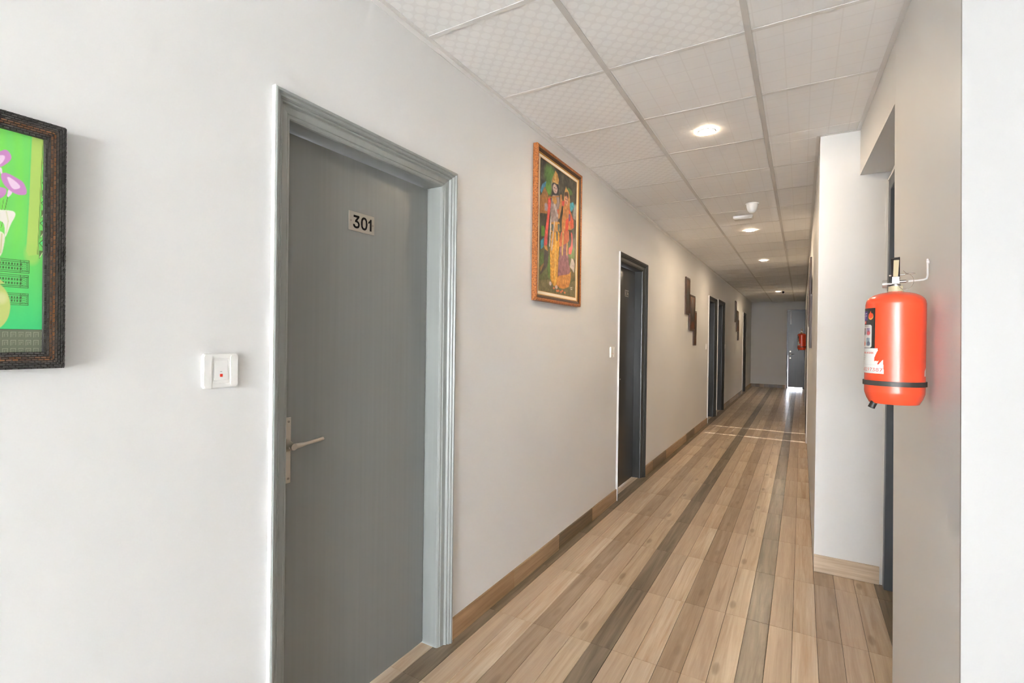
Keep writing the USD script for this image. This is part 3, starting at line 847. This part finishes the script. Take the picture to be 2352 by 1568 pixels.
E(.14, .74, .08, .052, (104, 158, 70), .8, .6); E(.115, .645, .046, .046, (112, 168, 66), .9, .5); E(.10, .70, .05, .04, (80, 128, 62), .5, .7)
P([(.0, .60), (.03, .647), (.085, .679), (.066, .621), (.029, .583)], (78, 148, 188))
P([(.0, .46), (0, .57), (.017, .58), (.062, .641), (.112, .604), (.133, .552), (.115, .483), (.02, .469)], (168, 118, 70))
P([(.451, .628), (.51, .65), (.532, .623), (.483, .576), (.457, .582)], (76, 172, 196))
E(.445, .705, .05, .022, (86, 128, 62), .8)
P([(.508, .601), (.568, .648), (.566, .533), (.504, .541)], (148, 150, 144)); P([(.53, .63), (.545, .65), (.56, .63), (.55, .56), (.535, .56)], (180, 182, 178))
P([(.022, .392), (.061, .4), (.08, .368), (.068, .337), (.021, .328)], (96, 136, 56))
P([(.013, .302), (.062, .329), (.057, .271), (.019, .249)], (64, 158, 190))
E(.056, .193, .06, .05, (88, 118, 58), .8, .6); E(.498, .304, .06, .05, (104, 132, 62), .9, .5); E(.142, .161, .024, .07, (92, 128, 56), .9, .5)
P([(.066, .251), (.122, .26), (.127, .21), (.109, .157), (.031, .105), (.008, .095), (.063, .173)], (78, 72, 64))
P([(.002, .136), (.063, .176), (.064, .162), (.023, .114)], (146, 112, 66))
P([(-.01, .06), (.177, .085), (.266, .035), (.58, .125), (.58, -.01), (-.01, -.01)], (128, 116, 80), .8)
E(.46, .16, .09, .04, (150, 112, 66), .5, .6)
P([(.493, .265), (.528, .26), (.553, .231), (.543, .167), (.502, .188), (.466, .202)], (204, 194, 184))
# standing figure with a flute
E(.213, .68, .062, .055, (206, 198, 170), .55, .4)
P([(.167, .684), (.213, .711), (.265, .704), (.273, .676), (.261, .612), (.17, .59)], (52, 50, 56))
P([(.169, .615), (.273, .638), (.287, .581), (.289, .514), (.259, .462), (.158, .441), (.144, .511)], (158, 142, 140))
P([(.062, .535), (.089, .548), (.114, .533), (.102, .498), (.066, .493)], (170, 158, 166))
P([(.168, .381), (.293, .405), (.292, .325), (.274, .201), (.265, .053), (.213, .045), (.161, .084), (.149, .257)], (222, 156, 52))
P([(.223, .38), (.247, .385), (.25, .063), (.216, .049)], (236, 184, 82))
for q in range(13):
    z_ = .08 + .022 * q
    pr.line([(.158 * SX, z_ + .012), (.185 * SX, z_), (.215 * SX, z_ + .010)], .0032, (240, 196, 104), .7)
    pr.line([(.235 * SX, z_ + .02), (.262 * SX, z_ + .006)], .003, (196, 122, 34), .7)
P([(.141, .606), (.156, .572), (.138, .48), (.118, .389), (.108, .287), (.06, .279), (.078, .382), (.111, .51), (.109, .575)], (226, 82, 74))
pr.line([(.133 * SX, .57), (.108 * SX, .43), (.088 * SX, .30)], .005, (244, 130, 116), .8)
P([(.108, .287), (.06, .279), (.077, .26), (.122, .253)], (204, 140, 66))
P([(.188, .565), (.217, .568), (.272, .506), (.248, .486)], (196, 180, 178))
E(.209, .592, .034, .024, (208, 152, 76), 1, .4)
E(.213, .664, .036, .030, (214, 182, 172), 1, .2)
for sx in (-.012, .014):
    E(.215 + sx, .668, .007, .0035, (40, 34, 36))
E(.217, .651, .008, .0025, (176, 84, 84))
pr.line([(.214 * SX, .664), (.217 * SX, .657)], .002, (186, 144, 132))
P([(.215, .782), (.251, .767), (.272, .735), (.262, .703), (.213, .708), (.172, .69), (.165, .705), (.191, .749)], (206, 154, 84))
E(.215, .735, .014, .03, (226, 184, 108), .9); E(.216, .706, .04, .006, (232, 190, 116), .9)
pr.line([(.03 * SX, .558), (.278 * SX, .633)], .007, (188, 126, 64))
P([(.249, .542), (.288, .551), (.294, .53), (.259, .514)], (214, 92, 70))
P([(.153, .44), (.291, .472), (.304, .41), (.148, .377)], (206, 150, 78))
P([(.163, .431), (.197, .434), (.193, .389), (.168, .392)], (66, 84, 84)); P([(.261, .451), (.293, .454), (.289, .406), (.264, .41)], (66, 84, 84))
for q in range(4):
    pr.line([(.166 * SX, .396 + .009 * q), (.193 * SX, .401 + .009 * q)], .0022, (180, 196, 190)); pr.line([(.265 * SX, .414 + .009 * q), (.29 * SX, .419 + .009 * q)], .0022, (180, 196, 190))
P([(.149, .475), (.165, .479), (.151, .285), (.134, .284)], (204, 202, 196)); P([(.203, .458), (.22, .461), (.182, .266), (.163, .267)], (198, 180, 168))
P([(.24, .398), (.261, .402), (.263, .342), (.245, .339)], (96, 104, 108))
E(.161, .058, .019, .013, (206, 186, 182)); E(.253, .045, .02, .013, (212, 186, 178))
# veiled figure
P([(.381, .719), (.429, .701), (.454, .66), (.453, .589), (.504, .544), (.526, .477), (.477, .451), (.343, .433), (.339, .555), (.354, .666)], (196, 136, 78))
pr.line([(.354 * SX, .60), (.358 * SX, .67), (.385 * SX, .715), (.43 * SX, .698), (.452 * SX, .655), (.452 * SX, .59)], .006, (222, 186, 122))
E(.394, .668, .036, .026, (74, 56, 48), .9, .3)
E(.394, .632, .030, .032, (216, 160, 130), 1, .2)
for sx in (-.012, .012):
    E(.394 + sx, .640, .0065, .0034, (40, 30, 30))
E(.394, .618, .007, .0026, (196, 60, 56)); E(.394, .656, .004, .003, (200, 50, 40))
P([(.385, .728), (.41, .695), (.362, .68)], (212, 160, 88))
P([(.291, .646), (.318, .655), (.334, .615), (.312, .549), (.287, .49), (.265, .486), (.27, .547), (.291, .589)], (208, 142, 84))
P([(.319, .611), (.365, .626), (.357, .59), (.329, .58)], (236, 88, 78))
P([(.357, .59), (.448, .596), (.447, .509), (.423, .433), (.322, .41), (.323, .49)], (202, 138, 78))
for q in range(5):
    pr.line([((.345 + .014 * q) * SX, .585), ((.350 + .008 * q) * SX, .43)], .0026, (226, 178, 110) if q % 2 else (170, 92, 56), .8)
P([(.385, .50), (.44, .53), (.43, .44), (.38, .425)], (216, 82, 60))
P([(.432, .615), (.465, .568), (.518, .532), (.53, .478), (.481, .458), (.452, .502)], (226, 100, 66)); P([(.434, .553), (.462, .555), (.467, .513), (.44, .503)], (128, 86, 128))
P([(.316, .413), (.442, .445), (.45, .375), (.412, .349), (.293, .306), (.288, .347)], (208, 104, 66))
P([(.301, .311), (.418, .355), (.436, .27), (.453, .226), (.475, .171), (.458, .138), (.272, .112), (.278, .202)], (150, 98, 106))
P([(.272, .117), (.458, .151), (.486, .174), (.483, .11), (.455, .064), (.375, .043), (.301, .042), (.252, .06)], (214, 138, 62))
for q in range(17):
    a = q / 16
    pr.line([((.275 + .19 * a) * SX, .112 + .05 * a * a), ((.262 + .20 * a) * SX, .062 + .045 * a * a)], .0026, (240, 186, 92), .85)
P([(.406, .352), (.429, .36), (.424, .273), (.405, .27)], (206, 150, 78)); P([(.335, .416), (.362, .422), (.349, .258), (.327, .258)], (206, 162, 96))
P([(.477, .44), (.504, .432), (.511, .386), (.513, .338), (.487, .289), (.443, .283), (.442, .326), (.477, .34), (.489, .382)], (238, 86, 78))
for x, y in ((.213, .034), (.262, .021), (.287, .023), (.347, .028), (.387, .02), (.325, .018)):
    E(x, y, .014, .007, (236, 128, 76))
P([(.478, .062), (.518, .069), (.518, .064), (.479, .057)], (222, 216, 204)); P([(.483, .051), (.515, .057), (.515, .052), (.483, .047)], (222, 216, 204))
nz = meshkit.fbm(np.stack([pr.S * 60, pr.T * 60, np.ones_like(pr.S)], -1), 3, 9)[..., None]
pr.c = np.clip((pr.c * 2 + np.roll(pr.c, 1, 0) + np.roll(pr.c, -1, 0) + np.roll(pr.c, 1, 1) + np.roll(pr.c, -1, 1)) / 6 * (.74 + .36 * nz) * .95 + 6, 0, 255)
msh, col = pr.mesh(lambda s, q: np.column_stack([np.full(len(s), .0134), s + py0, q + pz0]))
obj('print', msh, 'vcol_gloss', t, colors=col)
obj('backing', box(0, .0118, ky0 + .03, ky1 - .03, kz0 + .03, kz1 - .03), 'frame_walnut', t)

# ------------------------------------------------------------ stepped three-panel pictures
tp = thing('stepped_picture', 'stepped dark three panel picture on the left wall before the close pair of doors', 'picture', (.001, 7.0, 1.335), group='stepped panel pictures')
for n_, (a, b, z0, z1) in enumerate(((0, .275, .43, .938), (.262, .64, .213, .72), (.60, .80, 0, .51))):
    dx = (.0, .006, .0)[n_]
    pn = obj('panel', cat(box(.0005 + dx, .014 + dx, a + .006, b - .006, z0 + .006, z1 - .006)), 'frame_walnut', tp)
    obj('panel_frame', frame_sweep(a, b, z0, z1, [(0, dx), (0, .018 + dx), (.022, .021 + dx), (.026, .015 + dx), (.026, dx)]), 'frame_walnut', pn)
    q = Print(0, b - a - .05, 0, z1 - z0 - .05, .012, .012)
    nz = meshkit.fbm(np.stack([q.S * 9, q.T * 9, np.full_like(q.S, n_ * 7.0)], -1), 3, 5)[..., None]
    q.c = np.array((70, 62, 50.)) + (nz - .5) * 50
    tt = q.T / (z1 - z0)
    q.put((tt - .55) * 4, (176, 98, 38), .9)
    q.put((.28 - tt) * 4, (118, 66, 34), .8)
    if n_ == 1:
        q.ell(((b - a) * .42, (z1 - z0) * .62, .07, .14), (150, 146, 140), .9, .4); q.ell(((b - a) * .42, (z1 - z0) * .58, .03, .08), (120, 72, 48), .9, .4)
        q.ell(((b - a) * .5, .06, .09, .05), (166, 76, 38), .8, .6)
    else:
        q.line([((b - a) * .45, .02), ((b - a) * .42, (z1 - z0) * .55)], .035, (168, 164, 158), .7)
    q.c *= .72
    msh, col = q.mesh(lambda s, v, a=a, z0=z0, dx=dx: np.column_stack([np.full(len(s), .0152 + dx), s + a + .025, v + z0 + .025]))
    obj('print', msh, 'vcol', pn, colors=col)
dup(tp, 'stepped three panel picture in dark frames on the left wall near the far end', (.001, 12.79, 1.435))
dup(tp, 'stepped three panel picture seen edge on along the right wall', (XR - .001, 6.25, 1.345), 180)

# ------------------------------------------------------------ fire extinguishers
R_ = .0765


def fire_extinguisher(label, loc, rz):
    """Local frame: -y faces the viewer, -x is left; z = 0 at the lowest point of the body."""
    t = thing('fire_extinguisher', label, 'fire extinguisher', loc, rz, group=None)
    hb, hs = .036, .312
    prof = [(0, .030), (.030, .026), (.050, .012), (.057, .003), (.063, .004), (.071, .020), (R_ - .0005, hb), (R_, hb + .006), (R_, hs), (R_ - .001, hs + .004)]
    for i in range(1, 11):
        a = math.pi / 2 * i / 10
        prof.append((.018 + (R_ - .019) * math.cos(a), hs + .004 + .034 * math.sin(a)))
    prof += [(.018, hs + .042), (0, hs + .042)]
    body = obj('cylinder', lathe(prof, 72), 'red', t, smooth=50)
    # printed label wrapped on the left of the body
    lab = Print(-.075, .0452, .118, .284, .0009, .0010)
    lab.c[:] = (46, 44, 42)
    lab.rect(-.04, .0135, .236, .272, (84, 62, 148)); lab.rect(-.04, .005, .222, .2345, (238, 70, 48))
    lab.rect(-.03, .001, .229, .2315, (250, 240, 236)); lab.rect(-.03, -.006, .2255, .227, (250, 230, 226))
    lab.ell((.0285, .2515, .0105, .0135), (248, 170, 90), 1, .1); lab.ell((.0285, .255, .0095, .011), (238, 80, 44), 1, .2)
    lab.poly([(.021, .258), (.0285, .274), (.034, .259)], (240, 88, 46)); lab.line([(.029, .275), (.031, .264)], .0012, (80, 30, 26))
    lab.poly([(-.06, .128), (.028, .128), (.0335, .133), (.0335, .214), (.028, .219), (-.06, .219)], (226, 222, 216))
    for q in range(16):
        lab.rect(-.04 + .004 * q, -.0375 + .004 * q, .2125, .2148, (120, 116, 112), .8)
    for (a, b, c_, d_, k1, k2) in ((-.03, .0, .1795, .206, (120, 92, 84), (60, 54, 60)), (.006, .027, .1795, .206, (176, 160, 186), (226, 96, 96)), (-.03, .0, .137, .167, (236, 214, 204), (226, 84, 60)), (.006, .027, .137, .167, (166, 184, 190), (92, 92, 110))):
        lab.rect(a, b, c_, d_, k1)
        lab.ell(((a + b) / 2 + .002, c_ + .007, (b - a) * .42, .009), k2, .9, .5)
        lab.line([((a + b) / 2, d_), ((a + b) / 2 + .003, c_ + .012)], .003, (70, 60, 88), .8)

    def wrap(rad, z0=0.0, k=1.0, o=0.0):
        def f(s, z):
            z = z0 + (z - o) * k
            th = s / R_ - math.radians(73)          # angle from the facing direction, negative to the left
            return np.column_stack([rad * np.sin(th), -rad * np.cos(th), z])
        return f

    msh, col = lab.mesh(wrap(R_ + .0006, .175, .794, .1265))
    tag(obj('label', msh, 'vcol', body, colors=col), 'black printed label with pictogram panel')
    # torn paper sticker below it
    pap = Print(-.075, .0735, .040, .1265, .0011, .0009)
    pap.c[:] = (228, 226, 222)
    for zz in (.0985, .092, .0865):
        pap.line([(-.03, zz), (.004 if zz > .09 else -.002, zz)], .0012, (150, 148, 150), .8)
    for zz in (.0765, .0695, .063):
        pap.line([(-.05, zz), (.05, zz)], .0005, (176, 176, 176), .7)
    pap.rect(-.03, -.0105, .1015, .1045, (120, 114, 110), .7)
    (V_, F_), col = pap.mesh(wrap(R_ + .0010, .097, .898, .040))
    edge = [(-.08, .128), (.0545, .128), (.0560, .119), (.0525, .113), (.0480, .101), (.0450, .093), (.0455, .083), (.0500, .085), (.0540, .083), (.0595, .086), (.0545, .073), (.0565, .071), (.0700, .0905), (.0735, .040), (-.08, .040)]
    keep = pap.inside(edge).ravel()
    F_ = F_[keep[F_].all(1)]
    tag(obj('sticker', (V_, F_), 'vcol', body, colors=col), 'torn white paper sticker with red print')

    def lettering(text, height, s_right, z, stretch=1.0, bold=True):
        m = meshkit.text_mesh(text, height, .0004, bold).subdivide_to_size(.004)
        v = m.vertices
        w = wrap(R_ + .0012)((v[:, 0] - v[:, 0].max()) * stretch + s_right, v[:, 1] + z)
        m.vertices = w
        return m

    obj('lettering', lettering('OFF', .0165, .0115, .2685, 1.05), 'white', body)
    obj('lettering', lettering('ERS WORK', .0056, .0420, .1575, 1.3), 'red_dot', body)
    obj('lettering', lettering('9540197387', .0104, .0685, .1035, 1.15, False), 'red_dot', body)
    obj('sticker', cat(*[hexa([((R_ + .0008) * math.sin(a), -(R_ + .0008) * math.cos(a), z0) for a, z0 in ((1.20, .092), (1.34, .092), (1.34, .092), (1.20, .092))] + [((R_ + .0010) * math.sin(a), -(R_ + .0010) * math.cos(a), z1) for a, z1 in ((1.20, .108), (1.34, .118), (1.34, .118), (1.20, .108))])]), 'white', body)
    # strap
    obj('strap', lathe([(R_ + .0002, .060), (R_ + .0042, .060), (R_ + .0042, .0745), (R_ + .0002, .0745), (R_ + .0002, .060)], 72), 'rubber', t, smooth=40)
    # collar and valve
    zc = hs + .040
    obj('collar', lathe([(0, zc), (.021, zc), (.021, zc + .002), (.0185, zc + .003), (.0182, zc + .017), (.0, zc + .017)], 36), 'cream', t, smooth=40)
    zv = zc + .017
    obj('valve', cat(cyl(.013, (0, 0, zv), (0, 0, zv + .006), 28), box(-.009, .009, -.030, .012, zv + .006, zv + .027), cyl(.0055, (-.009, -.004, zv + .008), (-.022, -.004, zv + .008), 16),
                     cyl(.0045, (.009, -.006, zv + .014), (.026, -.006, zv + .014), 14), cyl(.0022, (-.012, -.016, zv + .033), (.022, -.016, zv + .034), 10)), 'chrome', t, smooth=40)
    gz = zv + .008
    obj('gauge', cat(cyl(.0125, (-.021, -.004, gz), (-.0325, -.004, gz), 28), cyl(.0108, (-.0325, -.004, gz), (-.0335, -.004, gz), 28)), 'plate_metal', t, smooth=40)
    hd = hexa([(-.0105, -.020, zv + .020), (.0105, -.020, zv + .020), (.0105, -.004, zv + .020), (-.0105, -.004, zv + .020), (-.0125, -.062, zv + .078), (.0095, -.062, zv + .080), (.0095, -.050, zv + .085), (-.0125, -.050, zv + .083)])
    obj('handle', hd, 'black', t)
    lv = hexa([(-.0065, -.036, zv + .027), (.0055, -.036, zv + .027), (.0055, -.028, zv + .030), (-.0065, -.028, zv + .030), (-.0055, -.070, zv + .072), (.0075, -.070, zv + .072), (.0075, -.062, zv + .075), (-.0055, -.062, zv + .075)])
    tag(obj('lever', lv, 'cream', t), 'cream faced squeeze lever')
    ring = [(.036 + .012 * math.cos(a), -.016 + .006 * math.sin(a), zv + .036 + .002 * math.sin(a)) for a in np.linspace(0, 2 * math.pi, 25)[:-1]]
    obj('pin', cat(tube(ring, .0011, 8, True), cyl(.0012, (-.0165, -.016, zv + .033), (.026, -.016, zv + .036), 8), cyl(.0030, (-.012, -.016, zv + .033), (-.0165, -.016, zv + .033), 12)), 'wire', t, smooth=40)
    arc = [(.024 + .0195 * math.sin(a), -.022, zv + .012 + .0245 * math.cos(a)) for a in np.linspace(.1, math.pi + 1.0, 22)]
    obj('tether', tube([(.018, -.02, zv + .046)] + arc, .0008, 6), 'wire', t)
    obj('nozzle', cat(cyl(.0095, (-.047, -.030, .010), (-.056, -.034, -.012), 20), cyl(.0062, (-.056, -.034, -.012), (-.0562, -.0341, -.0125), 16)), 'black', t, smooth=40)
    return t


# the near one hangs on the pier, seen from the lobby; the far one beside the end door
ex, ey, ez = 1.6325, 1.945, 1.2045
ang = 7.4                       # its front is turned a little out of the wall
fire_extinguisher('large red fire extinguisher on the near white wall pier', (ex, ey, ez), -ang)
hook = thing('wall_hook', 'white wire hook on the wall holding the near fire extinguisher', 'hook', (0, 0, 0))
xh = xn(2.0) - .0045
obj('wire', tube([(1.663, 1.945, ez + .384), (1.685, 1.952, ez + .386), (xh - .012, 1.97, ez + .389), (xh - .003, 1.976, ez + .393), (xh, 1.978, ez + .402), (xh, 1.984, ez + .455)], .0030, 10), 'white_metal', hook, smooth=40)
obj('fixing', cat(cyl(.006, (xh - .003, 1.984, ez + .445), (xh + .0042, 1.984, ez + .445), 14)), 'white_metal', hook)
e2 = fire_extinguisher('small far red fire extinguisher hanging near the end door', (XR - R_ - .0045, 12.0, 1.243), 0)
hk = thing('wall_hook', 'wire hook holding the far fire extinguisher', 'hook', (0, 0, 0))
obj('wire', tube([(XR - R_ + .026, 12.0, 1.243 + .375), (XR - .02, 12.0, 1.243 + .378), (XR - .0035, 12.0, 1.243 + .392), (XR - .0035, 12.0, 1.243 + .45)], .003, 8), 'white_metal', hk)

# ------------------------------------------------------------ things on the ceiling
dl = thing('downlight', 'nearest round recessed ceiling lamp, largest of the four', 'lamp', (.873, 3.145, H), group=None)
obj('trim_ring', lathe([(.046, .0005), (.046, -.004), (.048, -.005), (.052, -.004), (.054, .0005), (.046, .0005)], 48), 'white', dl, smooth=40)
obj('lens', lathe([(0, -.0065), (.023, -.0062), (.040, -.0050), (.0455, -.0025), (.0455, .001), (0, .001)], 48), 'lamp', dl, smooth=40)
dup(dl, 'second round ceiling lamp just beyond the smoke detector', (.863, 6.158, H))
dup(dl, 'third round ceiling lamp, about half way down the corridor', (.863, 8.50, H))
dup(dl, 'farthest round ceiling lamp beside the camera', (.863, 13.8, H))
sd = thing('smoke_detector', 'white bowl shaped smoke detector on the ceiling', 'smoke detector', (.977, 4.97, H))
obj('base', lathe([(0, .0), (.056, .0), (.056, -.006), (.053, -.009), (0, -.009)], 40), 'white', sd, smooth=40)
obj('dome', lathe([(0, -.009), (.050, -.009), (.047, -.03), (.041, -.055), (.033, -.072), (.022, -.083), (.010, -.088), (0, -.089)], 40), 'white', sd, smooth=60)
bx_ = thing('ceiling_unit', 'white flat rectangular unit on the ceiling in front of the second lamp', 'fitting', (.860, 5.44, H))
obj('housing', cbox(-.088, .088, -.05, .05, -.030, -.0005, .008, '-z'), 'white', bx_)
obj('cover', cbox(-.078, .078, -.042, .042, -.034, -.030, .002, '-z'), 'white_metal', bx_)
cc = thing('security_camera', 'small white security camera with black lens near the farthest lamp', 'camera', (.985, 13.45, H))
obj('mount', cat(cyl(.03, (0, .06, 0), (0, .06, -.012), 20), cyl(.008, (0, .06, -.012), (0, .05, -.045), 12)), 'white', cc, smooth=40)
obj('body', cat(cyl(.032, (0, -.06, -.062), (0, .08, -.050), 24)), 'white', cc, smooth=40)
obj('lens', cyl(.024, (0, -.068, -.0627), (0, -.058, -.0618), 20), 'ink', cc, smooth=40)
cd = obj('cable', tube([(1.0, 13.50, H - .008), (1.08, 13.55, H - .010), (1.17, 13.65, H - .006)], .006, 8), 'white')
tag(cd, 'thin white cable running along the ceiling from the security camera', 'cable')
